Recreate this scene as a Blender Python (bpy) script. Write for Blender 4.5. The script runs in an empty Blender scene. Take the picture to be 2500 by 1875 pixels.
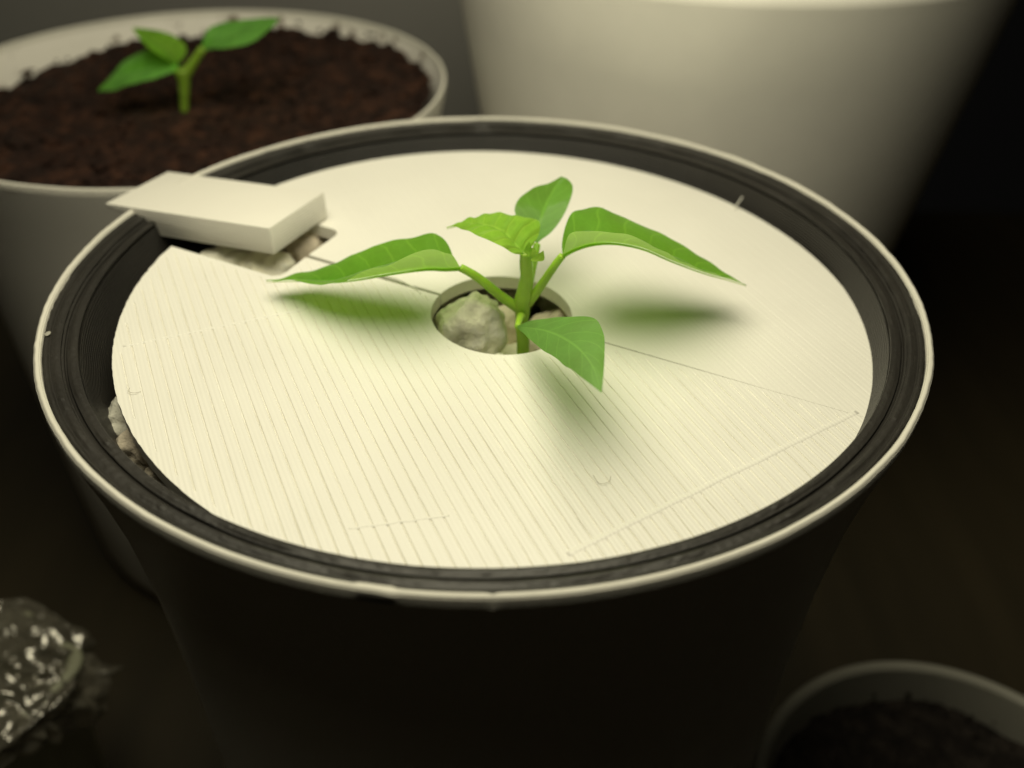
import bpy, bmesh, math, random
from mathutils import Vector, Matrix, noise
random.seed(7)
# All lengths below are written in centimetres, heights relative to the rim of the
# main pot; cm() turns them into metres above the table (the rim is 14 cm up).
def cm(p): return Vector((p[0] * .01, p[1] * .01, (p[2] + 14.0) * .01))

scene = bpy.context.scene
COL = scene.collection
# ------------------------------------------------------------------ camera
cam_d = bpy.data.cameras.new("camera")
cam = bpy.data.objects.new("camera", cam_d); COL.objects.link(cam)
cam_d.sensor_width = 36.0
cam_d.lens = 18.0 / math.tan(math.radians(29.0))
cam_d.clip_start = .005; cam_d.clip_end = 20
Rv = Vector((.99992548, .00729347, .00978984)); Uv = Vector((-.01220802, .59738858, .801859)); Fv = Vector((0, .80191875, -.5974331))
m = Matrix((Rv, Uv, -Fv)).transposed().to_4x4()
m.translation = cm((.359, -11.558, 6.575))
cam.matrix_world = m
cam_d.dof.use_dof = True
cam_d.dof.focus_distance = .112
cam_d.dof.aperture_fstop = 15.0
scene.camera = cam
# ------------------------------------------------------------------ world: a dim room
world = bpy.data.worlds.new("World"); scene.world = world; world.use_nodes = True
bg = world.node_tree.nodes["Background"]
bg.inputs[0].default_value = (1, .95, .85, 1); bg.inputs[1].default_value = .002
# ------------------------------------------------------------------ the grow lamp over the pots
lamp_d = bpy.data.lights.new("grow_lamp", 'POINT')
lamp_d.shadow_soft_size = .085; lamp_d.energy = 1.52; lamp_d.color = (1, .932, .685)
lamp = bpy.data.objects.new("grow_lamp", lamp_d); COL.objects.link(lamp)
lamp.location = cm((-1.0, -.8, 15.5))
scene.view_settings.view_transform = 'Standard'; scene.view_settings.look = 'None'
scene.view_settings.exposure = 0; scene.view_settings.gamma = 1
scene.cycles.max_bounces = 10; scene.cycles.diffuse_bounces = 6; scene.cycles.transmission_bounces = 6
scene.cycles.transparent_max_bounces = 8
scene.cycles.caustics_reflective = False; scene.cycles.caustics_refractive = False

# ------------------------------------------------------------------ material helpers
def new_mat(name):
    mt = bpy.data.materials.new(name); mt.use_nodes = True
    nt = mt.node_tree; b = nt.nodes["Principled BSDF"]
    return mt, nt, b
def N(nt, kind, **kw):
    n = nt.nodes.new(kind)
    for k, v in kw.items():
        if hasattr(n, k): setattr(n, k, v)
    return n
def L(nt, a, b): nt.links.new(a, b)
def ramp(nt, fac, stops):
    r = nt.nodes.new('ShaderNodeValToRGB'); L(nt, fac, r.inputs[0])
    e = r.color_ramp.elements
    while len(e) < len(stops): e.new(.5)
    for el, (p, c) in zip(e, stops):
        el.position = p; el.color = (c[0], c[1], c[2], 1)
    return r.outputs[0]
def tex_noise(nt, scale, detail=4, rough=.55, vec=None):
    n = nt.nodes.new('ShaderNodeTexNoise'); n.inputs['Scale'].default_value = scale
    n.inputs['Detail'].default_value = detail; n.inputs['Roughness'].default_value = rough
    if vec is not None: L(nt, vec, n.inputs['Vector'])
    return n.outputs['Fac']
def coords(nt, which='Object'):
    return nt.nodes.new('ShaderNodeTexCoord').outputs[which]
def math_node(nt, op, a, b=None):
    n = nt.nodes.new('ShaderNodeMath'); n.operation = op
    for i, v in enumerate((a, b)):
        if v is None: continue
        if isinstance(v, (int, float)): n.inputs[i].default_value = v
        else: L(nt, v, n.inputs[i])
    return n.outputs[0]
def bump(nt, h, strength, dist, normal=None):
    n = nt.nodes.new('ShaderNodeBump'); n.inputs['Strength'].default_value = strength
    n.inputs['Distance'].default_value = dist; L(nt, h, n.inputs['Height'])
    if normal is not None: L(nt, normal, n.inputs['Normal'])
    return n.outputs[0]

def printed_plastic(name, col, rough, layer, layer_strength, dirt=0.0, dirt_col=(.1, .06, .03), speck=None, mottle=.05):
    """3D printed plastic: thin horizontal layer lines, slight mottling, optional dirt or white dust."""
    mt, nt, b = new_mat(name)
    co = coords(nt)
    sep = nt.nodes.new('ShaderNodeSeparateXYZ'); L(nt, co, sep.inputs[0])
    wob = tex_noise(nt, 60, 2, vec=co)
    z = math_node(nt, 'ADD', sep.outputs[2], math_node(nt, 'MULTIPLY', wob, layer * .35))
    ph = math_node(nt, 'MULTIPLY', z, 2 * math.pi / layer)
    s = math_node(nt, 'SINE', ph)
    fine = tex_noise(nt, 900, 3, vec=co)
    h = math_node(nt, 'ADD', s, math_node(nt, 'MULTIPLY', fine, 1.2))
    L(nt, bump(nt, h, layer_strength, .0001), b.inputs['Normal'])
    mo = tex_noise(nt, 45, 5, vec=co)
    c = ramp(nt, mo, [(.3, [v * (1 - mottle) for v in col]), (.7, [min(1, v * (1 + mottle)) for v in col])])
    if dirt > 0:
        d = tex_noise(nt, 130, 6, .7, vec=co)
        f = ramp(nt, d, [(1 - dirt - .04, (0, 0, 0)), (1 - dirt + .03, (1, 1, 1))])
        mx = nt.nodes.new('ShaderNodeMixRGB'); L(nt, f, mx.inputs[0]); L(nt, c, mx.inputs[1]); mx.inputs[2].default_value = (*dirt_col, 1); c = mx.outputs[0]
    if speck:
        d = tex_noise(nt, speck[0], 2, .5, vec=co)
        big = tex_noise(nt, 40, 2, .5, vec=co)
        f = ramp(nt, math_node(nt, 'MULTIPLY', d, math_node(nt, 'ADD', big, .5)), [(speck[1], (0, 0, 0)), (speck[1] + .03, (1, 1, 1))])
        mx = nt.nodes.new('ShaderNodeMixRGB'); L(nt, f, mx.inputs[0]); L(nt, c, mx.inputs[1]); mx.inputs[2].default_value = (.45, .44, .42, 1); c = mx.outputs[0]
    L(nt, c, b.inputs['Base Color']); b.inputs['Roughness'].default_value = rough
    b.inputs['Specular IOR Level'].default_value = .4
    return mt

WHITE = printed_plastic("white_printed_plastic", (.80, .78, .72), .5, .00028, .25, mottle=.03)
WHITE_RIM = printed_plastic("white_rim_plastic", (.66, .64, .57), .55, .00028, .5, mottle=.08)
WHITE_DIRTY = printed_plastic("white_plastic_soil_stains", (.78, .75, .69), .5, .00028, .25, dirt=.40, mottle=.04)
WHITE_TALL = printed_plastic("white_glazed_planter", (.84, .82, .75), .42, .0008, .05, dirt=.26, dirt_col=(.60, .57, .50), mottle=.05)
BLACK = printed_plastic("black_printed_plastic", (.0225, .0205, .0175), .45, .00042, .9, speck=(650, .90), mottle=.3)
GREY_CUP = printed_plastic("grey_small_pot_plastic", (.34, .33, .28), .5, .00028, .25, mottle=.06)

def lid_mat(name, ang, spacing, groove):
    mt, nt, b = new_mat(name)
    co = coords(nt)
    sep = nt.nodes.new('ShaderNodeSeparateXYZ'); L(nt, co, sep.inputs[0])
    nx, ny = -math.sin(ang), math.cos(ang)
    w = math_node(nt, 'ADD', math_node(nt, 'MULTIPLY', sep.outputs[0], nx), math_node(nt, 'MULTIPLY', sep.outputs[1], ny))
    wob = tex_noise(nt, 250, 3, vec=co)
    w = math_node(nt, 'ADD', w, math_node(nt, 'MULTIPLY', wob, spacing * .25))
    s = math_node(nt, 'SINE', math_node(nt, 'MULTIPLY', w, 2 * math.pi / spacing))
    amp = tex_noise(nt, 55, 3, vec=co)
    s = math_node(nt, 'MULTIPLY', s, amp)
    fine = tex_noise(nt, 1300, 3, vec=co)
    h = math_node(nt, 'ADD', s, math_node(nt, 'MULTIPLY', fine, .8))
    L(nt, bump(nt, h, groove, .00012), b.inputs['Normal'])
    mo = tex_noise(nt, 38, 4, vec=co)
    L(nt, ramp(nt, mo, [(.3, (.80, .785, .72)), (.7, (.86, .845, .78))]), b.inputs['Base Color'])
    b.inputs['Roughness'].default_value = .38
    b.inputs['Specular IOR Level'].default_value = .45
    return mt
RASTER = math.radians(-65.0)
LID = lid_mat("lid_white_plastic", RASTER, .00055, .22)
LID_REAR = lid_mat("lid_rear_white_plastic", RASTER, .00075, .13)
PLUG = printed_plastic("plug_white_plastic", (.80, .78, .71), .5, .00045, .5, mottle=.03)

def leaf_mat(name, base, trans, vein, rough=.45, tmix=.5, quilt=.35, gloss=.16):
    mt, nt, b = new_mat(name)
    nt.nodes.remove(b); out = nt.nodes["Material Output"]
    co = coords(nt); uv = coords(nt, 'UV')
    sep = nt.nodes.new('ShaderNodeSeparateXYZ'); L(nt, uv, sep.inputs[0])
    u, v = sep.outputs[0], sep.outputs[1]                    # u along the midrib, v -1..1 stored as 0..1
    va = math_node(nt, 'ABSOLUTE', math_node(nt, 'SUBTRACT', v, .5))
    wob = tex_noise(nt, 160, 3, vec=co)
    ph = math_node(nt, 'ADD', math_node(nt, 'MULTIPLY', math_node(nt, 'SUBTRACT', u, math_node(nt, 'MULTIPLY', va, .35)), 7.5), math_node(nt, 'MULTIPLY', wob, .6))
    tri = math_node(nt, 'ABSOLUTE', math_node(nt, 'SUBTRACT', math_node(nt, 'FRACT', ph), .5))
    side = ramp(nt, tri, [(.0, (1, 1, 1)), (.07, (0, 0, 0))])
    mid = ramp(nt, va, [(.012, (1, 1, 1)), (.035, (0, 0, 0))])
    ve0 = math_node(nt, 'MAXIMUM', mid, math_node(nt, 'MULTIPLY', side, .75))
    mo = math_node(nt, 'ADD', math_node(nt, 'MULTIPLY', tex_noise(nt, 210, 4, vec=co), .5), math_node(nt, 'MULTIPLY', tex_noise(nt, 520, 5, .7, vec=co), .5))
    bc = ramp(nt, mo, [(.34, [c * .68 for c in base]), (.5, base), (.66, [base[0] * 1.6, base[1] * 1.25, base[2] * 1.5])])
    cells = nt.nodes.new('ShaderNodeTexVoronoi'); cells.feature = 'DISTANCE_TO_EDGE'; cells.inputs['Scale'].default_value = 750; L(nt, co, cells.inputs['Vector'])
    net = ramp(nt, cells.outputs['Distance'], [(.0, (1, 1, 1)), (.09, (0, 0, 0))])
    ve = math_node(nt, 'MAXIMUM', ve0, math_node(nt, 'MULTIPLY', net, .16))
    def mixc(f, a, c):
        mx = nt.nodes.new('ShaderNodeMixRGB'); L(nt, f, mx.inputs[0]); L(nt, a, mx.inputs[1]); mx.inputs[2].default_value = (*c, 1); return mx.outputs[0]
    bcv = mixc(math_node(nt, 'MULTIPLY', ve, .42), bc, vein)
    fine = tex_noise(nt, 1800, 3, vec=co)
    h = math_node(nt, 'ADD', math_node(nt, 'MULTIPLY', tri, quilt * 4), math_node(nt, 'MULTIPLY', fine, .5))
    nb = bump(nt, h, .55, .00025)
    d = nt.nodes.new('ShaderNodeBsdfDiffuse'); L(nt, bcv, d.inputs[0]); L(nt, nb, d.inputs['Normal'])
    t = nt.nodes.new('ShaderNodeBsdfTranslucent'); t.inputs[0].default_value = (*trans, 1)
    tv = ramp(nt, ve, [(0, trans), (1, [min(1, c * 1.25) for c in trans])]); L(nt, tv, t.inputs[0])
    m1 = nt.nodes.new('ShaderNodeMixShader'); m1.inputs[0].default_value = tmix; L(nt, d.outputs[0], m1.inputs[1]); L(nt, t.outputs[0], m1.inputs[2])
    g = nt.nodes.new('ShaderNodeBsdfGlossy'); g.inputs[0].default_value = (1, 1, 1, 1); g.inputs['Roughness'].default_value = rough + .1; L(nt, nb, g.inputs['Normal'])
    fr = nt.nodes.new('ShaderNodeFresnel'); fr.inputs[0].default_value = 1.38
    m2 = nt.nodes.new('ShaderNodeMixShader'); L(nt, math_node(nt, 'MULTIPLY', fr.outputs[0], gloss), m2.inputs[0]); L(nt, m1.outputs[0], m2.inputs[1]); L(nt, g.outputs[0], m2.inputs[2])
    L(nt, m2.outputs[0], out.inputs[0])
    return mt
LEAF = leaf_mat("leaf_green", (.034, .21, .007), (.42, .74, .085), (.22, .46, .05), rough=.5, tmix=.58, gloss=.22)
LEAF_YOUNG = leaf_mat("leaf_young_yellow_green", (.20, .50, .035), (.58, .86, .13), (.52, .78, .14), tmix=.60, quilt=1.6)
LEAF_SEED = leaf_mat("leaf_cotyledon_green", (.030, .20, .016), (.38, .66, .11), (.10, .34, .05), rough=.6, tmix=.55, quilt=.05, gloss=.05)
LEAF_SPROUT = leaf_mat("leaf_sprout_green", (.13, .44, .045), (.45, .75, .08), (.20, .50, .08), rough=.6, tmix=.45, quilt=.05, gloss=.04)

def stem_mat(name, col):
    mt, nt, b = new_mat(name)
    co = coords(nt); mo = tex_noise(nt, 260, 3, vec=co)
    L(nt, ramp(nt, mo, [(.3, [c * .85 for c in col]), (.7, [c * 1.15 for c in col])]), b.inputs['Base Color'])
    b.inputs['Roughness'].default_value = .45
    b.inputs['Subsurface Weight'].default_value = .6; b.inputs['Subsurface Radius'].default_value = (.6, 1.0, .15); b.inputs['Subsurface Scale'].default_value = .0015
    L(nt, bump(nt, tex_noise(nt, 1500, 2, vec=co), .3, .0001), b.inputs['Normal'])
    return mt
STEM = stem_mat("stem_green", (.30, .50, .04))
STEM_SOIL = stem_mat("stem_olive_green", (.20, .33, .03))

def stone_mat(name, col):
    mt, nt, b = new_mat(name)
    co = coords(nt)
    mo = tex_noise(nt, 260, 5, .6, vec=co)
    L(nt, ramp(nt, mo, [(.25, [c * .7 for c in col]), (.5, col), (.75, [min(.9, c * 1.15) for c in col])]), b.inputs['Base Color'])
    vor = nt.nodes.new('ShaderNodeTexVoronoi'); vor.inputs['Scale'].default_value = 420; L(nt, co, vor.inputs['Vector'])
    h = math_node(nt, 'ADD', vor.outputs['Distance'], tex_noise(nt, 900, 4, vec=co))
    L(nt, bump(nt, h, .6, .0007), b.inputs['Normal'])
    b.inputs['Roughness'].default_value = .85
    return mt
STONE = stone_mat("pumice_cream", (.92, .90, .72))
STONE_W = stone_mat("pumice_white", (.86, .84, .72))
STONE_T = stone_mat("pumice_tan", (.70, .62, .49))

def soil_mat(name, a, bb, c):
    mt, nt, b = new_mat(name)
    co = coords(nt)
    mo = tex_noise(nt, 230, 6, .7, vec=co)
    L(nt, ramp(nt, mo, [(.3, a), (.5, bb), (.62, c), (.8, bb)]), b.inputs['Base Color'])
    L(nt, bump(nt, tex_noise(nt, 520, 6, .75, vec=co), .9, .0012), b.inputs['Normal'])
    b.inputs['Roughness'].default_value = .75; b.inputs['Specular IOR Level'].default_value = .25
    return mt
SOIL = soil_mat("dark_brown_soil", (.008, .0033, .002), (.024, .0095, .0055), (.062, .025, .013))
SOIL_DARK = soil_mat("black_soil", (.010, .008, .007), (.022, .017, .014), (.05, .04, .033))

# ------------------------------------------------------------------ object helpers
def link(name, me, mat, parent=None, smooth=True):
    me.name = name
    o = bpy.data.objects.new(name, me); COL.objects.link(o)
    if mat: me.materials.append(mat)
    if smooth:
        me.polygons.foreach_set('use_smooth', [True] * len(me.polygons))
    if parent: o.parent = parent
    return o
def from_bm(name, bm, mat, parent=None, smooth=True, origin=None):
    """bm holds cm coordinates; origin (cm) becomes the object's origin when it has no parent."""
    org = cm(origin) if origin else Vector((0, 0, 0))
    base = parent.location.copy() if parent else org
    for v in bm.verts: v.co = cm(v.co) - base
    me = bpy.data.meshes.new(name); bm.normal_update(); bm.to_mesh(me); bm.free()
    o = link(name, me, mat, parent, smooth)
    if not parent: o.location = org
    return o
def tag(o, label=None, cat=None, group=None, kind=None):
    if label: o['label'] = label
    if cat: o['category'] = cat
    if group: o['group'] = group
    if kind: o['kind'] = kind
    return o
def thing(name, loc, label, cat, group=None):
    o = bpy.data.objects.new(name, None); COL.objects.link(o); o.location = cm(loc); o.empty_display_size = .01
    return tag(o, label, cat, group)
def sharp(o, deg=40):
    me = o.data
    bm = bmesh.new(); bm.from_mesh(me)
    for e in bm.edges:
        if len(e.link_faces) == 2 and e.calc_face_angle(0) > math.radians(deg): e.smooth = False
    bm.to_mesh(me); bm.free()
    return o
def revolve(profile, centre=(0, 0), seg=192, rfun=None, closed=False):
    """lathe: profile = [(r, z)...] in cm"""
    bm = bmesh.new(); rings = []
    for i, (r, z) in enumerate(profile):
        ring = []
        if r < 1e-6:
            v = bm.verts.new((centre[0], centre[1], z)); ring = [v] * seg
        else:
            for k in range(seg):
                a = 2 * math.pi * k / seg
                rr, zz = (r, z) if rfun is None else rfun(r, z, a, i)
                ring.append(bm.verts.new((centre[0] + rr * math.cos(a), centre[1] + rr * math.sin(a), zz)))
        rings.append(ring)
    pairs = list(zip(rings, rings[1:])) + ([(rings[-1], rings[0])] if closed else [])
    for A, B in pairs:
        for k in range(seg):
            q = [A[k], A[(k + 1) % seg], B[(k + 1) % seg], B[k]]
            u = []
            for v in q:
                if v not in u: u.append(v)
            if len(u) > 2:
                try: bm.faces.new(u)
                except ValueError: pass
    bmesh.ops.recalc_face_normals(bm, faces=bm.faces)
    return bm
def catmull(P, n):
    P = [Vector(p) for p in P]; out = []
    m_ = len(P) - 1
    for i in range(n):
        t = i / (n - 1) * m_; k = min(int(t), m_ - 1); f = t - k
        p0, p1, p2, p3 = P[max(k - 1, 0)], P[k], P[k + 1], P[min(k + 2, m_)]
        out.append(.5 * ((2 * p1) + (p2 - p0) * f + (2 * p0 - 5 * p1 + 4 * p2 - p3) * f * f + (3 * p1 - p0 - 3 * p2 + p3) * f ** 3))
    return out
def arc_resample(P, n):
    C = catmull(P, 80); d = [0]
    for a, b in zip(C, C[1:]): d.append(d[-1] + (b - a).length)
    out = []; j = 0
    for i in range(n):
        t = d[-1] * i / (n - 1)
        while j < len(d) - 2 and d[j + 1] < t: j += 1
        f = (t - d[j]) / max(1e-9, d[j + 1] - d[j]); out.append(C[j].lerp(C[j + 1], min(1, max(0, f))))
    return out
def tube(bm, P, radii, n=24, seg=12, lump=0.0, cap=True):
    C = catmull(P, n); rings = []
    up = Vector((.3, 1, .2)).normalized()
    for i, c in enumerate(C):
        t = (C[min(i + 1, n - 1)] - C[max(i - 1, 0)]).normalized()
        s = t.cross(up).normalized(); w = s.cross(t).normalized()
        x = i / (n - 1) * (len(radii) - 1); k = min(int(x), len(radii) - 2); r = radii[k] + (radii[k + 1] - radii[k]) * (x - k)
        ring = []
        for j in range(seg):
            a = 2 * math.pi * j / seg
            rr = r * (1 + lump * noise.noise(Vector((c.x * 9 + math.cos(a), c.y * 9 + math.sin(a), c.z * 9))))
            ring.append(bm.verts.new(c + s * math.cos(a) * rr + w * math.sin(a) * rr))
        rings.append(ring)
    for A, B in zip(rings, rings[1:]):
        for j in range(seg): bm.faces.new((A[j], A[(j + 1) % seg], B[(j + 1) % seg], B[j]))
    if cap:
        for R in (rings[0], rings[-1]):
            c = sum((v.co for v in R), Vector()) / seg; v0 = bm.verts.new(c)
            for j in range(seg): bm.faces.new((R[j], R[(j + 1) % seg], v0))
    bmesh.ops.recalc_face_normals(bm, faces=bm.faces)
    return bm
def leaf_mesh(name, keys, mat, parent, nu=40, nv=9, wave=.012, cup=.12, thick=.018, quilt=0.0):
    """blade between two edge curves with the midrib between them; u along, v across"""
    mid, ea, eb = [arc_resample(k, nu) for k in keys]
    bm = bmesh.new(); uvl = bm.loops.layers.uv.new('UVMap')
    grid = []; half = nv // 2
    for i in range(nu):
        row = []
        u = i / (nu - 1)
        for j in range(-half, half + 1):
            t = abs(j) / half; e = ea[i] if j < 0 else eb[i]
            mpt = mid[i]
            p = mpt.lerp(e, t)
            wvec = (e - mpt)
            nrm = Vector((0, 0, 1))
            bow = cup * wvec.length * (t * (1 - t)) * 4 * .5          # the half blades bulge a little upwards
            p = p + nrm * bow
            ph = (u - .18 * t) * 7.5
            q = quilt * math.sin(2 * math.pi * ph) * math.sin(math.pi * t) * (1 - .6 * t) * min(1, wvec.length / .25)
            p = p + nrm * (wave * noise.noise(p * 3.1 + Vector((7, 3, 1))) * t + q)
            row.append((bm.verts.new(p), u, (j + half) / (2 * half)))
        grid.append(row)
    for A, B in zip(grid, grid[1:]):
        for j in range(len(A) - 1):
            q = [A[j], A[j + 1], B[j + 1], B[j]]
            try: f = bm.faces.new([v[0] for v in q])
            except ValueError: continue
            for lp, v in zip(f.loops, q): lp[uvl].uv = (v[1], v[2])
    bmesh.ops.remove_doubles(bm, verts=bm.verts, dist=.0004)
    bmesh.ops.dissolve_degenerate(bm, edges=bm.edges, dist=.0004)
    bmesh.ops.recalc_face_normals(bm, faces=bm.faces)
    o = from_bm(name, bm, mat, parent)
    return o

# ================================================================== the setting
def table_material():
    mt, nt, b = new_mat("dark_brown_table_wood")
    co = coords(nt)
    mp = nt.nodes.new('ShaderNodeMapping'); mp.inputs['Scale'].default_value = (60, 6, 6); mp.inputs['Rotation'].default_value = (0, 0, .5); L(nt, co, mp.inputs[0])
    g = tex_noise(nt, 1.0, 6, .6, vec=mp.outputs[0])
    L(nt, ramp(nt, g, [(.3, (.032, .025, .012)), (.7, (.052, .040, .020))]), b.inputs['Base Color'])
    b.inputs['Roughness'].default_value = .55
    return mt
def wall_material():
    mt, nt, b = new_mat("dark_grey_wall_paint")
    co = coords(nt)
    L(nt, ramp(nt, tex_noise(nt, 6, 5, vec=co), [(.3, (.27, .265, .25)), (.7, (.31, .30, .285))]), b.inputs['Base Color'])
    L(nt, bump(nt, tex_noise(nt, 220, 4, vec=co), .2, .001), b.inputs['Normal'])
    b.inputs['Roughness'].default_value = .7
    return mt
def box_bm(x0, x1, y0, y1, z0, z1):
    bm = bmesh.new(); bmesh.ops.create_cube(bm, size=1)
    for v in bm.verts:
        v.co = Vector(((x0 + x1) / 2 + v.co.x * (x1 - x0), (y0 + y1) / 2 + v.co.y * (y1 - y0), (z0 + z1) / 2 + v.co.z * (z1 - z0)))
    return bm
tag(from_bm('table', box_bm(-70, 70, -35, 31, -17, -14), table_material(), smooth=False), kind='structure')
tag(from_bm('wall', box_bm(-120, 9, 31.2, 33, -60, 60), wall_material(), smooth=False), kind='structure')

# ================================================================== the main pot, its liner and its lid
def bumpy(angle0, width, amt):
    def f(a):
        d = (a - angle0 + math.pi) % (2 * math.pi) - math.pi
        return amt * math.exp(-(d / width) ** 2)
    return f
seam = bumpy(math.radians(-97), .012, .014); nick = bumpy(math.radians(-88), .006, -.02)
def rim_r(r, z, a, i):
    w = .008 * noise.noise(Vector((math.cos(a) * 9, math.sin(a) * 9, 3))) + .005 * noise.noise(Vector((math.cos(a) * 40, math.sin(a) * 40, 1)))
    step = .02 if -1.75 < (a if a < math.pi else a - 2 * math.pi) < -1.69 else 0
    if i in (1, 2, 3): return r + w + seam(a) * (1 if i == 1 else .4), z + .6 * w
    return r + w * .6 - step - nick(a), z + .5 * w
pot = thing('plant_pot', (0, 0, -14), 'white round plant pot in the middle, holding the black liner and split lid', 'pot', 'white plant pots')
WALL = [(6.0, -.14), (5.93, -.45), (5.80, -1.0), (5.62, -2.0), (5.46, -3.6), (5.36, -5.6), (5.28, -8.5), (5.05, -13.6), (4.95, -13.95), (4.8, -14.0), (0, -14.0)]
INNER = [(0, -13.8), (4.85, -13.8), (5.13, -8.5), (5.21, -5.6), (5.31, -3.6), (5.47, -2.0), (5.66, -1.0), (5.84, -.45), (5.912, -.14)]
sharp(from_bm('wall', revolve(WALL + INNER), WHITE, pot), 60)
RIMP = [(6.0, -.14), (6.0, -.03), (5.988, -.006), (5.962, .002), (5.930, -.003), (5.916, -.02), (5.912, -.14)]
from_bm('rim', revolve(RIMP, seg=720, rfun=rim_r), WHITE_RIM, pot)

liner = thing('pot_liner', (0, 0, -13.5), 'black ribbed inner liner pot nested inside the middle white pot', 'pot liner')
def lin_r(r, z, a, i):
    w = .006 * noise.noise(Vector((math.cos(a) * 14, math.sin(a) * 14, z * 3)))
    return r + w, z + w
lw = [(5.50, -.19), (5.492, -.24), (5.47, -.32), (5.44, -.45), (5.30, -1.0), (5.16, -1.6), (5.02, -2.4), (4.9, -3.4), (4.85, -5.0), (4.7, -13.3), (0, -13.3)]
lo = [(0, -13.5), (4.78, -13.5), (4.95, -5.0), (5.0, -3.4), (5.12, -2.4), (5.26, -1.6), (5.42, -1.0), (5.60, -.45), (5.70, -.28)]
sharp(from_bm('wall', revolve(lw + lo, seg=256, rfun=lin_r), BLACK, liner), 60)
def ring(name, pts, col=BLACK):
    def rr(r, z, a, i):
        w = .010 * noise.noise(Vector((math.cos(a) * 11, math.sin(a) * 11, r * 7))) + .006 * noise.noise(Vector((math.cos(a) * 60, math.sin(a) * 60, r * 5)))
        return r + w * .5, z + w
    return from_bm(name, revolve(pts, seg=512, rfun=rr, closed=True), col, liner)
def bead(rc, zc, rx, rz, n=10):
    return [(rc + rx * math.cos(2 * math.pi * k / n), zc + rz * math.sin(2 * math.pi * k / n)) for k in range(n)]
ring('ridge', bead(5.575, -.150, .068, .034))
ring('ridge', bead(5.76, -.105, .062, .032))
ring('seat_ring', [(5.50, -.34), (5.50, -.21), (5.58, -.17), (5.665, -.165), (5.68, -.13), (5.80, -.10), (5.84, -.07), (5.90, -.05), (5.90, -.34)])
# flakes of dried residue on the liner edge
for (a, r, z, s) in ((197, 5.862, -.045, .055),):
    bm = bmesh.new(); bmesh.ops.create_icosphere(bm, subdivisions=2, radius=1)
    c = Vector((r * math.cos(math.radians(a)), r * math.sin(math.radians(a)), z))
    for v in bm.verts:
        k = 1 + .5 * noise.noise(v.co * 2.3)
        v.co = c + Vector((v.co.x * .035, v.co.y * s, v.co.z * .02)) * k
    tag(from_bm('residue_flake', bm, GREY_CUP, origin=c), 'tiny pale flake stuck on the left of the black liner edge', 'flake')

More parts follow.
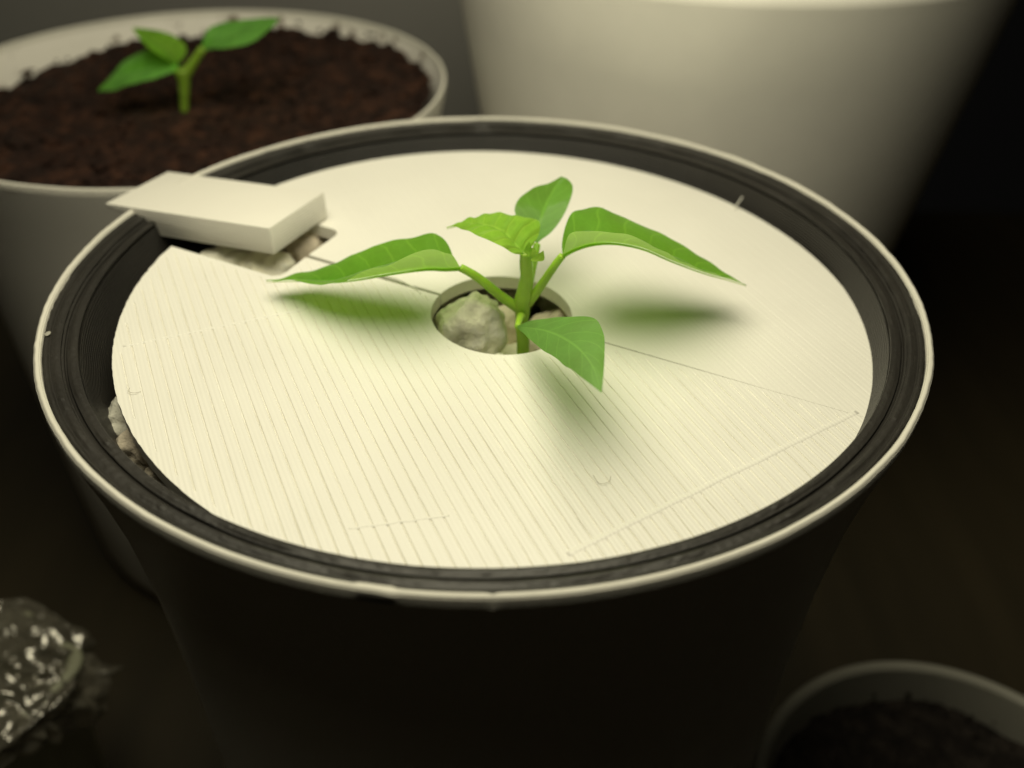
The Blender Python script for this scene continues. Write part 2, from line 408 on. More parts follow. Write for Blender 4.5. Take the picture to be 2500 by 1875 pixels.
# ---- the split lid: local u runs along the split, v across it; origin in the plant hole
HC = Vector((.20, -.45)); SA = math.radians(-24.0)
UU = Vector((math.cos(SA), math.sin(SA))); VV = Vector((-math.sin(SA), math.cos(SA)))
LR = 5.25; LCu = (Vector((.183, -.20)) - HC).dot(UU); LCv = (Vector((.183, -.20)) - HC).dot(VV)
TOPZ = -.445; LT = .20
def lid_z(x, y): return TOPZ - .030 * (x - .183) + .0216 * (y + .2)
def uv2xy(u, v): return HC + UU * u + VV * v
def circ_u(v, sgn): return LCu + sgn * math.sqrt(max(0, LR * LR - (v - LCv) ** 2))
def lid_half(name, outline, grooves, depth, width, mat, margin, dz=0.0):
    """extrude the 2D outline and cut real raster grooves into its upper face"""
    bm = bmesh.new()
    vs = [bm.verts.new((*uv2xy(u, v), 0)) for u, v in outline]
    f = bm.faces.new(vs); bm.normal_update()
    if f.normal.z < 0: f.normal_flip()
    bmesh.ops.triangulate(bm, faces=[f])
    gd = Vector((math.cos(RASTER), math.sin(RASTER))); gn = Vector((-gd.y, gd.x))
    def cut(co, no):
        bmesh.ops.bisect_plane(bm, geom=bm.verts[:] + bm.edges[:] + bm.faces[:], dist=1e-5, plane_co=Vector((co.x, co.y, 0)), plane_no=Vector((no.x, no.y, 0)))
    for w in grooves:
        for off in (-width, 0, width): cut(gn * (w + off), gn)
    # cuts across the raster so that the grooves can vary in depth along their length
    for k in range(-17, 18): cut(gd * k * .32 + Vector((.2, -.2)), gd)
    # the sides and the underside
    rim_e = [e for e in bm.edges if e.is_boundary]
    ex = bmesh.ops.extrude_edge_only(bm, edges=rim_e)
    low = [g for g in ex['geom'] if isinstance(g, bmesh.types.BMVert)]
    for v in low: v.co.z = -LT
    bv = [bm.verts.new((*uv2xy(u, v), -LT)) for u, v in outline]
    bf = bm.faces.new(bv[::-1]); bmesh.ops.triangulate(bm, faces=[bf])
    bmesh.ops.recalc_face_normals(bm, faces=bm.faces)
    gs = sorted(grooves); lc = Vector((.183, -.2))
    import bisect as _b
    lowered = []
    for v in bm.verts:
        if abs(v.co.z) > 1e-4: continue
        w = v.co.x * gn.x + v.co.y * gn.y
        i = _b.bisect_left(gs, w); c = min(gs[max(i - 1, 0):i + 1], key=lambda q: abs(q - w))
        if abs(c - w) > width * .3: continue
        p = Vector((v.co.x, v.co.y)); rel = p - HC; u_, v_ = rel.dot(UU), rel.dot(VV)
        if (p - lc).length > LR - margin or rel.length < 1.0 + margin: continue
        if abs(v_) < margin or (u_ < -3.3 + margin and -.69 - margin < v_ < .94 + margin): continue
        al = p.dot(gd)
        amp = .85 + .35 * noise.noise(Vector((al * 2.2, c * 5.0, 4))) + .30 * noise.noise(Vector((al * .6, c * 1.3, 9)))
        lowered.append((v, depth * max(.12, amp)))
    for v, d in lowered: v.co.z -= d
    for v in bm.verts:
        h = v.co.z; p = Vector((v.co.x, v.co.y))
        # printed edge: the perimeter is a little ragged at the left
        r = (p - lc).length
        if r > LR - .02:
            a = math.atan2(p.y + .2, p.x - .183)
            rag = .022 if math.radians(150) < a < math.radians(180) else (.010 if abs(a) > 2.4 else .004)
            p = lc + (p - lc).normalized() * (r + rag * noise.noise(Vector((math.cos(a) * 55, math.sin(a) * 55, 2 + h * 8))))
        v.co.x, v.co.y = p.x, p.y
        v.co.z = lid_z(p.x, p.y) + h + dz
    return sharp(from_bm(name, bm, mat, origin=(.183, -.2, TOPZ), smooth=False), 25)
def arc(cu, cv, r, a0, a1, n): return [(cu + r * math.cos(a0 + (a1 - a0) * k / n), cv + r * math.sin(a0 + (a1 - a0) * k / n)) for k in range(n + 1)]
# front half, v < 0
gv = -.005
a_r = math.atan2(gv - LCv, circ_u(gv, 1) - LCu); a_l = math.atan2(-.69 - LCv, circ_u(-.69, -1) - LCu)
h0 = math.asin(gv)
front = arc(0, 0, 1.0, h0, -math.pi - h0, 48)
front += [(-3.30, gv), (-3.30, -.50), (-3.33, -.62), (-3.42, -.69)] + arc(LCu, LCv, LR, a_l, a_r, 170)[::1]
def clean(o):
    out = []
    for p in o:
        if not out or math.hypot(p[0] - out[-1][0], p[1] - out[-1][1]) > .004: out.append(p)
    return out
gr = []; w = -6.2
rg = random.Random(3)
while w < 6.2:
    gr.append(w + rg.uniform(-.006, .006)); w += .148
fl = lid_half('lid_half', clean(front), gr, .024, .013, LID, .10)
tag(fl, 'front half of the split white lid, grooved, toward the viewer', 'lid half', 'halves of the white lid')
# rear half, v > 0; the split gapes a little towards the left
def rv(u): return .024 + max(0.0, 1.0 - u) * .012
a_r2 = math.atan2(-.002 - LCv, circ_u(-.002, 1) - LCu); a_l2 = math.atan2(.94 - LCv, circ_u(.94, -1) - LCu)
rear = [(3.7, .0)] + arc(LCu, LCv, LR, a_r2, a_l2, 170)
rear += [(-3.42, .94), (-3.32, .90), (-3.27, .80), (-3.30, rv(-3.3))]
hb = math.pi - math.asin(rv(-1))
rear += arc(0, 0, 1.0, hb, math.asin(rv(1)), 48)
gr2 = []; w = -6.2
while w < 6.2:
    gr2.append(w + rg.uniform(-.004, .004)); w += .17
rl = lid_half('lid_half', clean(rear), gr2, .003, .010, LID_REAR, .10, dz=.0)
tag(rl, 'smooth rear half of the split white lid, behind the seedling and the seam', 'lid half', 'halves of the white lid')
# raised scars left by the print head on the front half
def scar(p0, p1, r, h):
    bm = bmesh.new(); n = 60
    pts = []
    for k in range(n + 1):
        t = k / n; x = p0[0] + (p1[0] - p0[0]) * t; y = p0[1] + (p1[1] - p0[1]) * t
        pts.append((x + .012 * noise.noise(Vector((t * 9, 1, 1))), y + .012 * noise.noise(Vector((t * 9, 5, 1))), lid_z(x, y) - r + h))
    tube(bm, pts, [r, r], n=n + 1, seg=10, lump=.04)
    return from_bm('ridge', bm, LID, fl)
scar((.95, -4.92), (4.72, -2.39), .085, .010)
scar((-4.75, -1.57), (-2.55, -.52), .025, .010)
scar((-1.35, -4.66), (-.30, -4.42), .02, .006)

# ---- the plug block, out of its slot, leaning on the rim
q_axis = Vector((-.052, -.054, -.383)); RB = Matrix.Rotation(q_axis.length, 3, q_axis.normalized())
PO = Vector((-2.985, 1.475, .175)); BL, BT, BW = 3.14, .425, 1.51
prof = [(0, 0), (0, -BT), (-2.52, -BT), (-2.84, -.13), (-BL, -.06), (-BL, 0)]
bm = bmesh.new()
A = [bm.verts.new((x, -BW / 2, z)) for x, z in prof]
B = [bm.verts.new((x, BW / 2, z)) for x, z in prof]
bm.faces.new(A); bm.faces.new(B[::-1])
for i in range(len(A)):
    j = (i + 1) % len(A); bm.faces.new((A[i], B[i], B[j], A[j]))
bmesh.ops.recalc_face_normals(bm, faces=bm.faces)
bmesh.ops.bevel(bm, geom=list(bm.edges), offset=.014, segments=2, affect='EDGES', profile=.6)
for v in bm.verts: v.co *= .01
me = bpy.data.meshes.new('lid_plug'); bm.to_mesh(me); bm.free()
plug = sharp(link('lid_plug', me, PLUG), 35); plug.location = cm(PO); plug.rotation_euler = RB.to_euler()
tag(plug, 'white wedge-ended plug block lying tilted over the lid slot on the pot rim', 'plug')

# ================================================================== pumice pebbles
def pebble(c, r, seed, mat, squash=(1, 1, 1), rot=0.0, sub=4):
    bm = bmesh.new(); bmesh.ops.create_icosphere(bm, subdivisions=sub, radius=1)
    M = Matrix.Rotation(rot, 3, 'Z')
    for v in bm.verts:
        n = v.co.copy(); s = Vector((seed * 3.7, seed * 1.3, seed * 2.1))
        k = 1 + .26 * noise.noise(n * 1.1 + s) + .20 * noise.noise(n * 2.3 + s) + .10 * abs(noise.noise(n * 4.2 + s)) + .04 * noise.noise(n * 9 + s) + .02 * noise.noise(n * 19 + s)
        v.co = Vector(c) + M @ Vector((n.x * squash[0], n.y * squash[1], n.z * squash[2])) * (r * k)
    return bm
hole_pebbles = [
    ((-.24, -.52, -.78), .60, 11, STONE, (.82, .62, 1.0), .3, 'large cream lumpy pumice pebble filling the left of the plant hole'),
    ((.22, -1.02, -1.06), .30, 5, STONE_W, (.9, .8, .9), .8, 'small cream pebble low at the front of the plant hole'),
    ((.66, -1.12, -1.08), .28, 9, STONE_W, (1.1, .8, .8), .1, 'small pale pebble in front of the seedling stem base'),
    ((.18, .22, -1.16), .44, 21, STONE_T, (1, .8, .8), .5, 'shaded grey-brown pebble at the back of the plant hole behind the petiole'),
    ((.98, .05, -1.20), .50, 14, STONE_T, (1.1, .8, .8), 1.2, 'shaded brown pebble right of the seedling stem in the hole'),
    ((.36, -.32, -1.42), .40, 17, STONE, (1, .9, .7), .2, 'half hidden pebble directly behind the seedling stem'),
    ((1.22, -.60, -1.20), .34, 33, STONE, (.8, 1, .9), .7, 'pebble against the right edge of the plant hole'),
]
slot_pebbles = [
    ((-3.55, 1.22, -.80), .42, 41, STONE, (1.1, .8, .8), .2, 'tan pebble at the inner end of the lid slot'),
    ((-3.05, 1.95, -.84), .42, 43, STONE_T, (.9, .9, .8), 1.2, 'pinkish tan pebble at the rear inner corner of the slot'),
    ((-4.25, 1.45, -.86), .50, 47, STONE_W, (1.2, .8, .8), .9, 'grey-white pebble under the front edge of the plug block'),
    ((-3.55, .62, -.90), .36, 51, STONE, (1, .8, .8), .4, 'yellowish pebble at the front inner corner of the slot'),
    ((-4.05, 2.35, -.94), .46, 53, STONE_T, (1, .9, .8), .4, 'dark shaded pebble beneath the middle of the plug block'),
]
gap_pebbles = [
    ((-4.70, -1.62, -1.02), .24, 62, STONE_W, (.8, 1, 1), .1, 'topmost small pebble peeking out left of the lid'),
    ((-4.58, -2.28, -1.02), .34, 61, STONE_W, (.9, 1, .9), .4, 'cream pebble showing below the left edge of the lid'),
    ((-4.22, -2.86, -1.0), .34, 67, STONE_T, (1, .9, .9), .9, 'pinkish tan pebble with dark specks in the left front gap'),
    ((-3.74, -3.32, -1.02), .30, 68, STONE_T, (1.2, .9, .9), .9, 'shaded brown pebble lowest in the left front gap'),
]
for grp, lst in (('pebbles showing through the plant hole', hole_pebbles), ('pebbles showing through the lid slot', slot_pebbles), ('pebbles beside the left lid edge', gap_pebbles)):
    for c, r, seed, mat, sq, rot, lab in lst:
        o = from_bm('pumice_pebble', pebble(c, r, seed, mat, sq, rot), mat, origin=c)
        tag(o, lab, 'pebble', grp)
# the rest of the fill under the lid: one mass
bm = bmesh.new(); rg = random.Random(5)
for k in range(210):
    a = rg.uniform(0, 2 * math.pi); r = 4.75 * math.sqrt(rg.random()); c = Vector((r * math.cos(a), r * math.sin(a), rg.uniform(-2.1, -1.55)))
    b2 = pebble(c, rg.uniform(.30, .46), k + 100, None, (1, 1, .8), a, sub=2)
    me = bpy.data.meshes.new('tmp'); b2.to_mesh(me); b2.free(); bm.from_mesh(me); bpy.data.meshes.remove(me)
tag(from_bm('pebble_fill', bm, STONE, origin=(0, 0, -2)), 'bed of pumice pebbles filling the black liner below the lid', 'pebbles', kind='stuff')

# ================================================================== the seedling in the main pot
PL = {
    'left': ([(-0.354, -0.62, 0.376), (-0.574, -0.62, 0.359), (-0.761, -0.62, 0.363), (-1.013, -0.62, 0.331), (-1.397, -0.604, 0.252), (-1.725, -0.566, 0.16), (-2.06, -0.507, 0.077), (-2.333, -0.434, 0.031), (-2.678, -0.344, -0.012), (-3.131, -0.25, -0.088)], [(-0.354, -0.62, 0.376), (-0.425, -0.88, 0.674), (-0.525, -1.08, 0.883), (-0.659, -1.22, 0.977), (-0.861, -1.26, 0.943), (-1.101, -1.26, 0.834), (-1.349, -1.22, 0.722), (-1.644, -1.12, 0.545), (-1.959, -0.98, 0.327), (-2.315, -0.78, 0.204), (-2.702, -0.5, 0.064), (-3.131, -0.25, -0.088)], [(-0.354, -0.62, 0.397), (-0.441, -0.5, 0.436), (-0.534, -0.35, 0.566), (-0.656, -0.2, 0.626), (-0.79, -0.1, 0.629), (-1.057, -0.05, 0.513), (-1.321, -0.02, 0.458), (-1.658, 0.0, 0.334), (-2.068, 0.0, 0.136), (-2.484, 0.0, -0.042), (-2.802, -0.1, -0.095), (-3.131, -0.25, -0.088)]),
    'right': ([(1.013, -0.62, 0.578), (1.163, -0.62, 0.678), (1.404, -0.62, 0.764), (1.709, -0.62, 0.782), (2.092, -0.57, 0.678), (2.496, -0.505, 0.465), (2.977, -0.43, 0.242), (3.33, -0.355, 0.101), (3.637, -0.28, -0.036)], [(1.013, -0.62, 0.578), (1.042, -0.88, 0.938), (1.07, -1.1, 1.159), (1.277, -1.24, 1.26), (1.621, -1.26, 1.243), (1.955, -1.2, 1.106), (2.321, -1.05, 0.859), (2.746, -0.85, 0.556), (3.21, -0.55, 0.242), (3.637, -0.28, -0.036)], [(1.013, -0.62, 0.578), (1.009, -0.45, 0.675), (1.063, -0.2, 0.79), (1.156, 0.0, 0.886), (1.3, 0.12, 0.919), (1.478, 0.18, 0.9), (1.843, 0.2, 0.768), (2.515, 0.15, 0.479), (3.18, -0.05, 0.155), (3.637, -0.28, -0.036)]),
    'young': ([(0.517, -0.65, 0.616), (0.361, -0.55, 0.719), (0.204, -0.42, 0.822), (-0.017, -0.28, 0.837), (-0.274, -0.15, 0.788), (-0.438, -0.08, 0.729), (-0.569, -0.05, 0.67)], [(0.517, -0.65, 0.602), (0.362, -0.75, 0.668), (0.21, -0.8, 0.803), (-0.035, -0.7, 0.869), (-0.259, -0.45, 0.838), (-0.43, -0.2, 0.77), (-0.569, -0.05, 0.663)], [(0.547, -0.65, 0.637), (0.685, -0.35, 0.723), (0.712, -0.1, 0.804), (0.611, 0.0, 0.823), (0.42, 0.1, 0.798), (0.13, 0.2, 0.787), (-0.16, 0.15, 0.737), (-0.412, 0.02, 0.693), (-0.568, -0.05, 0.684)]),
    'front': ([(0.424, -1.2, -0.188), (0.779, -1.9, 0.212), (1.068, -2.75, 0.585), (1.23, -3.4, 0.757), (1.289, -3.95, 0.798)], [(0.424, -1.2, -0.218), (0.609, -1.9, 0.049), (0.763, -2.5, 0.311), (1.037, -3.35, 0.644), (1.163, -3.7, 0.742), (1.289, -3.95, 0.798)], [(0.424, -1.2, -0.173), (0.673, -1.45, 0.093), (1.119, -1.85, 0.404), (1.325, -2.1, 0.546), (1.42, -2.5, 0.617), (1.382, -3.15, 0.707), (1.289, -3.95, 0.798)]),
    'back': ([(0.686, 0.0, 0.41), (0.724, 0.45, 0.454), (0.83, 0.9, 0.601), (1.051, 1.3, 0.84)], [(0.686, 0.0, 0.41), (0.49, 0.3, 0.527), (0.369, 0.5, 0.643), (0.42, 0.75, 0.741), (0.621, 0.95, 0.81), (0.863, 1.15, 0.802), (1.051, 1.3, 0.84)], [(0.686, 0.0, 0.41), (0.851, 0.2, 0.474), (1.057, 0.55, 0.555), (1.186, 0.9, 0.68), (1.218, 1.1, 0.771), (1.137, 1.2, 0.834), (1.051, 1.3, 0.84)]),
    'pet_left': [(0.462, -0.62, -0.274), (0.21, -0.62, -0.082), (-0.075, -0.62, 0.186), (-0.261, -0.62, 0.32), (-0.354, -0.62, 0.376)],
    'pet_right': [(0.564, -0.62, -0.175), (0.717, -0.62, 0.073), (0.896, -0.62, 0.393), (1.013, -0.62, 0.578)],
    'pet_front': [(0.489, -0.65, -0.346), (0.449, -0.95, -0.231), (0.424, -1.2, -0.188)],
    'pet_back': [(0.53, -0.55, -0.106), (0.623, -0.3, 0.194), (0.686, 0.0, 0.41)],
    'stem': [(0.523, -0.62, -1.576), (0.513, -0.62, -0.994), (0.491, -0.62, -0.442), (0.499, -0.62, -0.138), (0.537, -0.62, 0.23), (0.517, -0.62, 0.62)],
    'bud1': [(0.597, -0.7, 0.589), (0.608, -0.7, 0.665), (0.624, -0.72, 0.759)],
    'bud3': [(0.56, -0.72, 0.599), (0.551, -0.75, 0.726), (0.567, -0.72, 0.833)],
    'bud2': [(0.592, -0.72, 0.544), (0.681, -0.8, 0.617), (0.75, -0.82, 0.76)],
    's_stem': [(-7.418, 9.46, -1.656), (-7.383, 9.46, -1.376), (-7.305, 9.46, -0.991), (-7.229, 9.46, -0.561), (-7.228, 9.46, -0.297)],
    's_left': ([(-7.255, 9.36, -0.214), (-7.842, 9.36, -0.273), (-8.509, 9.36, -0.437), (-9.208, 9.36, -0.785)], [(-7.265, 9.36, -0.266), (-7.623, 8.96, -0.326), (-8.128, 8.86, -0.422), (-8.624, 8.96, -0.619), (-9.211, 9.36, -0.796)], [(-7.244, 9.36, -0.162), (-7.663, 9.66, 0.019), (-8.059, 9.76, 0.036), (-8.547, 9.66, -0.168), (-8.936, 9.46, -0.528), (-9.206, 9.36, -0.775)]),
    's_right': ([(-6.689, 9.56, 0.143), (-6.214, 9.56, 0.352), (-5.552, 9.56, 0.61), (-4.865, 9.56, 0.816)], [(-6.672, 9.56, 0.123), (-5.99, 9.06, 0.312), (-5.434, 8.96, 0.467), (-4.988, 9.16, 0.709), (-4.867, 9.56, 0.807)], [(-6.704, 9.56, 0.174), (-6.647, 9.86, 0.412), (-6.359, 10.06, 0.563), (-5.767, 10.06, 0.651), (-5.16, 9.76, 0.779), (-4.864, 9.56, 0.826)]),
    's_pet_right': [(-7.165, 9.46, -0.401), (-6.924, 9.46, -0.138), (-6.655, 9.46, 0.174)],
    's_young': ([(-7.312, 9.56, -0.205), (-7.514, 9.56, 0.082), (-7.823, 9.56, 0.333), (-8.169, 9.56, 0.58)], [(-7.312, 9.46, -0.194), (-7.449, 9.16, 0.052), (-7.738, 9.11, 0.296), (-7.956, 9.26, 0.448), (-8.173, 9.56, 0.56)], [(-7.217, 9.46, -0.141), (-7.139, 9.76, 0.005), (-7.213, 9.86, 0.201), (-7.49, 9.86, 0.382), (-7.853, 9.76, 0.487), (-8.166, 9.56, 0.589)]),
}
sd = thing('pepper_seedling', (.52, -.62, -1.4), 'green pepper seedling growing through the hole of the white lid', 'seedling', 'pepper seedlings')
bm = bmesh.new(); tube(bm, PL['stem'], [.088, .09, .098, .118, .092, .08], n=40, seg=16, lump=.12); from_bm('stem', bm, STEM, sd)
def petiole(key, r0, r1, mat, parent):
    bm = bmesh.new(); tube(bm, PL[key], [r0, (r0 + r1) * .47, r1], n=24, seg=12, lump=.06); return from_bm('petiole', bm, mat, parent)
petiole('pet_left', .078, .055, STEM, sd); petiole('pet_right', .074, .050, STEM, sd); petiole('pet_front', .06, .04, STEM, sd); petiole('pet_back', .07, .05, STEM, sd)
def rib(key, r0, mat, leaf, n=30):
    bm = bmesh.new(); tube(bm, [Vector(p) - Vector((0, 0, r0 * .75)) for p in PL[key][0]], [r0, r0 * .6, r0 * .35, r0 * .12], n=n, seg=8)
    base = leaf.parent.location.copy()
    for v in bm.verts: v.co = cm(v.co) - base
    me = bpy.data.meshes.new('midrib'); bm.to_mesh(me); bm.free(); return link('midrib', me, mat, leaf)
lf = leaf_mesh('leaf', PL['left'], LEAF, sd, nu=56, nv=17, cup=.10, wave=.05); tag(lf, 'long pointed folded leaf reaching left'); rib('left', .028, STEM, lf)
lf = leaf_mesh('leaf', PL['right'], LEAF, sd, nu=56, nv=17, cup=.10, wave=.05); tag(lf, 'long pointed folded leaf reaching right'); rib('right', .028, STEM, lf)
lf = leaf_mesh('leaf', PL['young'], LEAF_YOUNG, sd, nu=64, nv=21, cup=.25, wave=.03, quilt=.030); tag(lf, 'young yellow-green quilted leaf with a drip tip'); rib('young', .022, STEM, lf)
lf = leaf_mesh('leaf', PL['front'], LEAF_SEED, sd, nu=48, nv=17, cup=.10, wave=.03); tag(lf, 'smooth matt seed leaf bending toward the viewer')
lf = leaf_mesh('leaf', PL['back'], LEAF_SEED, sd, nu=48, nv=17, cup=.05, wave=.04); tag(lf, 'smooth seed leaf standing up at the back')
def bud(P, w):
    P = [Vector(p) for p in P]; s = Vector((w, -w * .4, 0))
    a = [P[0], P[1] - s, P[2]]; b = [P[0], P[1] + s, P[2]]
    return [tuple(p) for p in P], [tuple(p) for p in a], [tuple(p) for p in b]
for k, w in (('bud1', .06), ('bud2', .075), ('bud3', .05)):
    leaf_mesh('bud_leaf', bud(PL[k], w), LEAF_YOUNG, sd, nu=14, nv=7, cup=-.4, wave=0)

# ================================================================== the pot of soil behind on the left
SC = (-7.28, 9.92); SZ = -.68
spot = thing('plant_pot', (SC[0], SC[1], -14), 'white round pot of dark soil with a small seedling, back left', 'pot', 'white plant pots')
def shift(P, dz, bottom=-14.0): return [(r, max(z + dz, bottom + (.2 if False else 0))) for r, z in P]
sw = [(6.0, SZ - .14), (5.93, SZ - .45), (5.80, SZ - 1.0), (5.62, SZ - 2.0), (5.46, SZ - 3.6), (5.36, SZ - 5.6), (5.25, SZ - 8.5), (5.05, -13.2), (4.92, -13.75), (4.7, -14.0), (0, -14.0)]
si = [(0, -13.7), (4.7, -13.7), (5.1, SZ - 8.5), (5.21, SZ - 5.6), (5.31, SZ - 3.6), (5.47, SZ - 2.0), (5.66, SZ - 1.0), (5.82, SZ - .45), (5.912, SZ - .14)]
nw = len(sw)
sharp(from_bm('wall', revolve(sw, centre=SC), WHITE, spot), 60)
from_bm('inner_wall', revolve(si, centre=SC), WHITE_DIRTY, spot)
from_bm('rim', revolve([(r, z + SZ) for r, z in RIMP], centre=SC, seg=360, rfun=lambda r, z, a, i: (r + .012 * noise.noise(Vector((math.cos(a) * 9, math.sin(a) * 9, 6))) + (.04 * math.exp(-((a - math.radians(248)) / .01) ** 2)), z + .05 * math.exp(-((a - math.radians(248)) / .012) ** 2))), WHITE_RIM, spot)
def soil_bm(c, R, zc, tilt, amp, seed, rings=70, crumbs=900, wallR=None):
    bm = bmesh.new(); rows = []
    def hz(x, y):
        p = Vector((x, y, seed))
        return zc + tilt[0] * (x - c[0]) + tilt[1] * (y - c[1]) + amp * (.6 * noise.noise(p * .7) + .5 * noise.noise(p * 1.9) + .35 * noise.noise(p * 4.5) + .2 * noise.noise(p * 11))
    v0 = bm.verts.new((c[0], c[1], hz(*c)))
    prev = None; seg = 220
    for i in range(1, rings + 1):
        r = R * i / rings; row = []
        for k in range(seg):
            a = 2 * math.pi * k / seg; x, y = c[0] + r * math.cos(a), c[1] + r * math.sin(a)
            row.append(bm.verts.new((x, y, hz(x, y))))
        if prev is None:
            for k in range(seg): bm.faces.new((v0, row[k], row[(k + 1) % seg]))
        else:
            for k in range(seg): bm.faces.new((prev[k], row[k], row[(k + 1) % seg], prev[(k + 1) % seg]))
        prev = row
    rg = random.Random(seed)
    for k in range(crumbs):
        a = rg.uniform(0, 2 * math.pi); r = R * math.sqrt(rg.random()) * .99
        if k < crumbs * .16: r = R * rg.uniform(.95, .995)
        x, y = c[0] + r * math.cos(a), c[1] + r * math.sin(a); s = rg.choice((.04, .05, .06, .08, .12)) * R / 5.6
        zz = hz(x, y) + s * .3 + (rg.random() ** 3 * .22 if k < crumbs * .16 else 0)
        ico = bmesh.ops.create_icosphere(bm, subdivisions=1, radius=1)
        M = Matrix.Rotation(rg.uniform(0, 6), 3, 'Z') @ Matrix.Rotation(rg.uniform(0, 6), 3, 'X')
        st = rg.choice((1, 1, 1.5, 3))
        for v in ico['verts']:
            n = v.co.copy(); v.co = Vector((x, y, zz)) + M @ Vector((n.x * st, n.y * .8, n.z * .7)) * s * (1 + .5 * noise.noise(n * 2 + Vector((k, 0, 0))))
    bmesh.ops.recalc_face_normals(bm, faces=bm.faces)
    return bm
tag(from_bm('soil', soil_bm(SC, 5.62, SZ - .60, (.052, .018), .26, 3), SOIL, origin=(SC[0], SC[1], SZ - 1)), 'dark brown crumbly potting soil filling the back left pot', 'soil', kind='stuff')
s2 = thing('pepper_seedling', (-7.4, 9.46, -1.4), 'small blurred seedling with three leaves growing in the dark soil', 'seedling', 'pepper seedlings')
bm = bmesh.new(); tube(bm, PL['s_stem'], [.075, .08, .095, .135, .185], n=30, seg=14, lump=.1); from_bm('stem', bm, STEM_SOIL, s2)
petiole('s_pet_right', .14, .085, STEM_SOIL, s2)
tag(leaf_mesh('leaf', PL['s_left'], LEAF_SPROUT, s2, nu=36, nv=13, cup=.1, wave=.03), 'green seed leaf pointing left')
tag(leaf_mesh('leaf', PL['s_right'], LEAF_SPROUT, s2, nu=36, nv=13, cup=.1, wave=.03), 'green seed leaf pointing up to the right')
tag(leaf_mesh('leaf', PL['s_young'], LEAF_YOUNG, s2, nu=36, nv=13, cup=.25, wave=.03), 'young yellow-green leaf pointing up to the left')

# ================================================================== the tall pot behind on the right
TC = (5.6, 13.5)
tall = thing('plant_pot', (TC[0], TC[1], -14), 'large tall white pot standing behind the lid on the right', 'pot', 'white plant pots')
def tr(z): return 6.62 + .165 * z
tw = [(tr(1.9), 1.9)] + [(tr(z), z) for z in (1.0, 0, -2, -5, -8, -11, -13.7)] + [(tr(-14) - .15, -14.0), (0, -14.0)]
ti = [(0, -13.6), (tr(-14) - .2, -13.6)] + [(tr(z) - .25, z) for z in (-8, -4, 0, 1.9)]
sharp(from_bm('wall', revolve(tw + ti, centre=TC), WHITE_TALL, tall), 60)
from_bm('rim', revolve([(tr(1.9), 1.9), (tr(1.9) + .004, 1.96), (tr(1.9) - .01, 2.04), (tr(1.9) - .05, 2.13), (tr(1.9) - .11, 2.20), (tr(1.9) - .18, 2.22), (tr(1.9) - .24, 2.18), (tr(1.9) - .25, 1.9)], centre=TC), WHITE_TALL, tall)

# ================================================================== small pot at the front right
KC = (8.70, -2.90); KZ = -10.0; KR = 3.80
kp = thing('small_pot', (KC[0], KC[1], -14), 'small dim blurred pot of black soil in the front right corner', 'pot')
from_bm('wall', revolve([(KR, KZ - .12), (KR - .12, KZ - 1), (KR - .35, -13.8), (KR - .5, -14), (0, -14), (0, -13.8), (KR - .6, -13.7), (KR - .36, KZ - 1), (KR - .24, KZ - .12)], centre=KC, seg=128), GREY_CUP, kp)
from_bm('rim', revolve([(KR, KZ - .12), (KR + .01, KZ - .03), (KR - .06, KZ + .03), (KR - .16, KZ + .03), (KR - .24, KZ - .03), (KR - .24, KZ - .12)], centre=KC, seg=160, rfun=lambda r, z, a, i: (r, z + .05 * math.exp(-((a - math.radians(176)) / .02) ** 2))), GREY_CUP, kp)
tag(from_bm('soil', soil_bm(KC, KR - .30, KZ - .95, (.0, .0), .2, 8, rings=36, crumbs=420), SOIL_DARK, origin=(KC[0], KC[1], KZ - 1)), 'black soil inside the small pot in the front right corner', 'soil', kind='stuff')

# ================================================================== cup covered with crumpled cling film, front left
FC = (-9.80, -.48); FZ = -9.0; FR = 1.42
def sq(a, p=4.5):
    t = a - math.radians(13.5 + 45); return 1.0 / (abs(math.cos(t)) ** p + abs(math.sin(t)) ** p) ** (1 / p)
def sqr(r, z, a, i): return (r * sq(a), z)
RC = FR - .15
cup = thing('small_cup', (FC[0], FC[1], -14), 'small pale cup at the left edge under crumpled cling film', 'cup')
def cup_mat():
    mt, nt, b = new_mat("pale_green_cup_plastic"); b.inputs['Base Color'].default_value = (.42, .43, .30, 1); b.inputs['Roughness'].default_value = .4
    L(nt, bump(nt, tex_noise(nt, 400, 3, vec=coords(nt)), .2, .0004), b.inputs['Normal']); return mt
from_bm('wall', revolve([(RC, FZ - .1), (RC - .08, FZ - .8), (RC - .35, -13.9), (RC - .45, -14), (0, -14), (0, -13.8), (RC - .55, -13.7), (RC - .2, FZ - .8), (RC - .14, FZ - .1)], centre=FC, seg=96, rfun=sqr), cup_mat(), cup)
from_bm('rim', revolve([(RC, FZ - .1), (RC + .10, FZ - .06), (RC + .12, FZ + .02), (RC + .02, FZ + .06), (RC - .10, FZ + .03), (RC - .14, FZ - .1)], centre=FC, seg=96, rfun=sqr), bpy.data.materials["pale_green_cup_plastic"], cup)
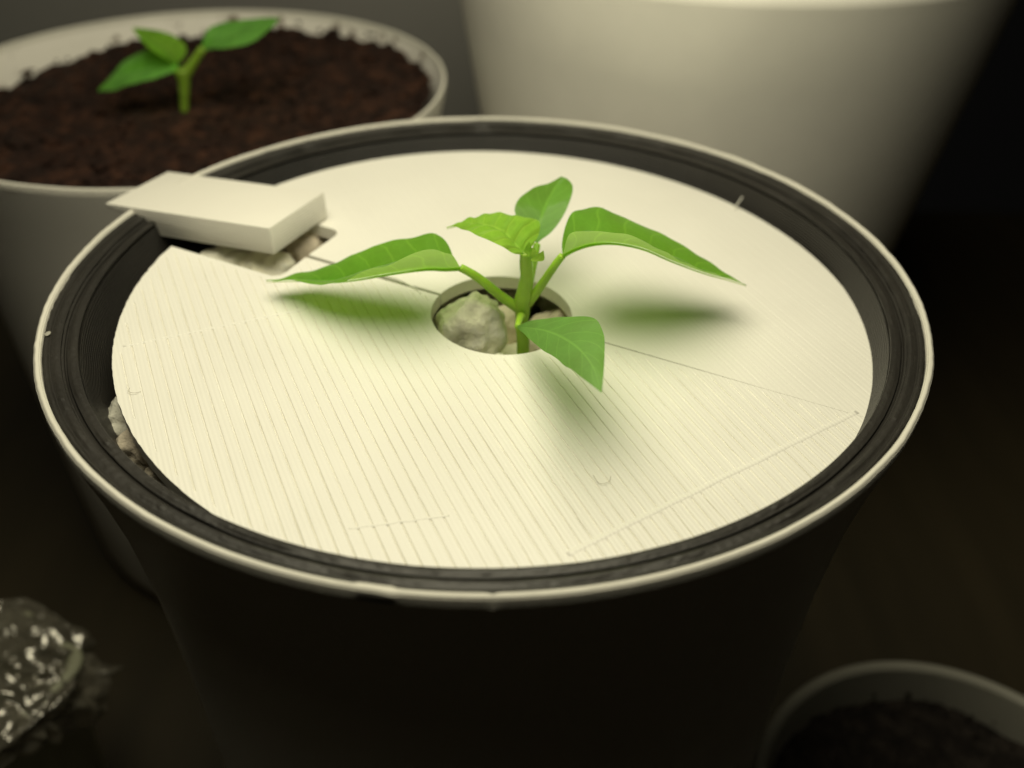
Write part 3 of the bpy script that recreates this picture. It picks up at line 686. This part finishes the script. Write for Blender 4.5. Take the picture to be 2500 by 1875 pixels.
def film_mat():
    mt, nt, b = new_mat("crumpled_cling_film")
    nt.nodes.remove(b); out = nt.nodes["Material Output"]; co = coords(nt)
    g = nt.nodes.new('ShaderNodeBsdfGlossy'); g.inputs[0].default_value = (.62, .60, .55, 1); g.inputs['Roughness'].default_value = .2
    L(nt, bump(nt, tex_noise(nt, 90, 2, .5, vec=co), .25, .001), g.inputs['Normal'])
    d = nt.nodes.new('ShaderNodeBsdfDiffuse'); d.inputs[0].default_value = (.24, .22, .17, 1)
    t = nt.nodes.new('ShaderNodeBsdfTransparent')
    m1 = nt.nodes.new('ShaderNodeMixShader'); m1.inputs[0].default_value = .5; L(nt, d.outputs[0], m1.inputs[1]); L(nt, g.outputs[0], m1.inputs[2])
    m2 = nt.nodes.new('ShaderNodeMixShader'); m2.inputs[0].default_value = .78; L(nt, t.outputs[0], m2.inputs[1]); L(nt, m1.outputs[0], m2.inputs[2])
    L(nt, m2.outputs[0], out.inputs[0]); return mt
bm = bmesh.new(); rows = []
def crease(p, sc):
    d = noise.voronoi(p * sc)[0]
    return d[1] - d[0]
NF = 220
for i in range(90):
    s = i / 89; row = []
    for k in range(NF):
        a = 2 * math.pi * k / NF
        dr = (a - math.radians(13.5) + math.pi) % (2 * math.pi) - math.pi
        bare = math.exp(-(dr / .22) ** 2)                     # the cup's corner stays bare
        if s < .6: r = (FR + .22 - .62 * bare) * s / .6; z = FZ + .30 * math.cos(s / .6 * math.pi / 2) + .04
        else:
            t = (s - .6) / .4; r = FR + .22 - .62 * bare * (1 - t) + .02 * t + .10 * math.sin(a * 3 + 1) * t; z = FZ + .05 - (1.1 + .45 * math.sin(a * 2 + .6) - .9 * bare) * t
        r *= sq(a)
        p = Vector((math.cos(a) * r, math.sin(a) * r, z))
        warp = Vector((noise.noise(p * 2), noise.noise(p * 2 + Vector((9, 0, 0))), noise.noise(p * 2 + Vector((0, 9, 0))))) * .25
        pw = p + warp
        rid = .40 * crease(Vector((pw.x * .55, pw.y * 1.7, pw.z)), 1.0) + .20 * crease(Vector((pw.x * .7, pw.y * 1.9, pw.z * .8)), 2.1) + .04 * crease(Vector((pw.x * .5, pw.y * 2, pw.z)), 4.0) - .14
        nrm = Vector((math.cos(a) * (.15 if s < .6 else 1), math.sin(a) * (.15 if s < .6 else 1), 1 if s < .6 else .1)).normalized()
        p = p + nrm * rid * (.5 if .54 < s < .66 else 1)
        row.append(bm.verts.new(Vector((FC[0], FC[1], 0)) + p))
    rows.append(row)
for A, B in zip(rows, rows[1:]):
    for k in range(NF): bm.faces.new((A[k], A[(k + 1) % NF], B[(k + 1) % NF], B[k]))
bmesh.ops.remove_doubles(bm, verts=bm.verts, dist=.0005)
tag(from_bm('cling_film', bm, film_mat(), origin=(FC[0], FC[1], FZ)), 'crumpled shiny cling film stretched over the small cup at left', 'cling film')

# ================================================================== lint and print stringing
def fibre(pts, r, mat, lab, name='plastic_string'):
    bm = bmesh.new(); tube(bm, pts, [r, r * .8], n=24, seg=6, lump=.3)
    tag(from_bm(name, bm, mat, origin=pts[0]), lab, 'fibre')
fibre([(-1.75, .38, lid_z(-1.75, .38) + .01), (-1.45, .36, lid_z(-1.45, .36) + .03), (-1.10, .12, lid_z(-1.1, .12) + .02), (-.98, -.02, lid_z(-.98, -.02) + .005)], .012, LID, 'thin curved white plastic string along the seam left of the hole')
fibre([(4.15, 3.05, lid_z(4.15, 3.05) + .0), (4.22, 3.10, lid_z(4.2, 3.1) + .10), (4.30, 3.20, lid_z(4.3, 3.2) + .17)], .012, LID, 'short white plastic string standing up on the rear right lid edge')
def lint(pts, mat, lab):
    fibre([(x, y, lid_z(x, y) + .006 + dz) for x, y, dz in pts], .0032, mat, lab, 'lint_fibre')
mt, nt, b = new_mat("grey_lint"); b.inputs['Roughness'].default_value = .9
L(nt, ramp(nt, tex_noise(nt, 800, 2, vec=coords(nt)), [(.3, (.42, .40, .34)), (.7, (.58, .55, .48))]), b.inputs['Base Color']); LINT = mt
lint([(-4.38, -2.44, 0), (-4.36, -2.53, .02), (-4.28, -2.56, .02), (-4.22, -2.50, 0)], LINT, 'tiny curled grey lint hook on the left of the lid')
lint([(1.30, -3.72, 0), (1.36, -3.86, .01), (1.46, -3.84, .02), (1.50, -3.72, 0)], LINT, 'small curled lint hair below the front leaf shadow')
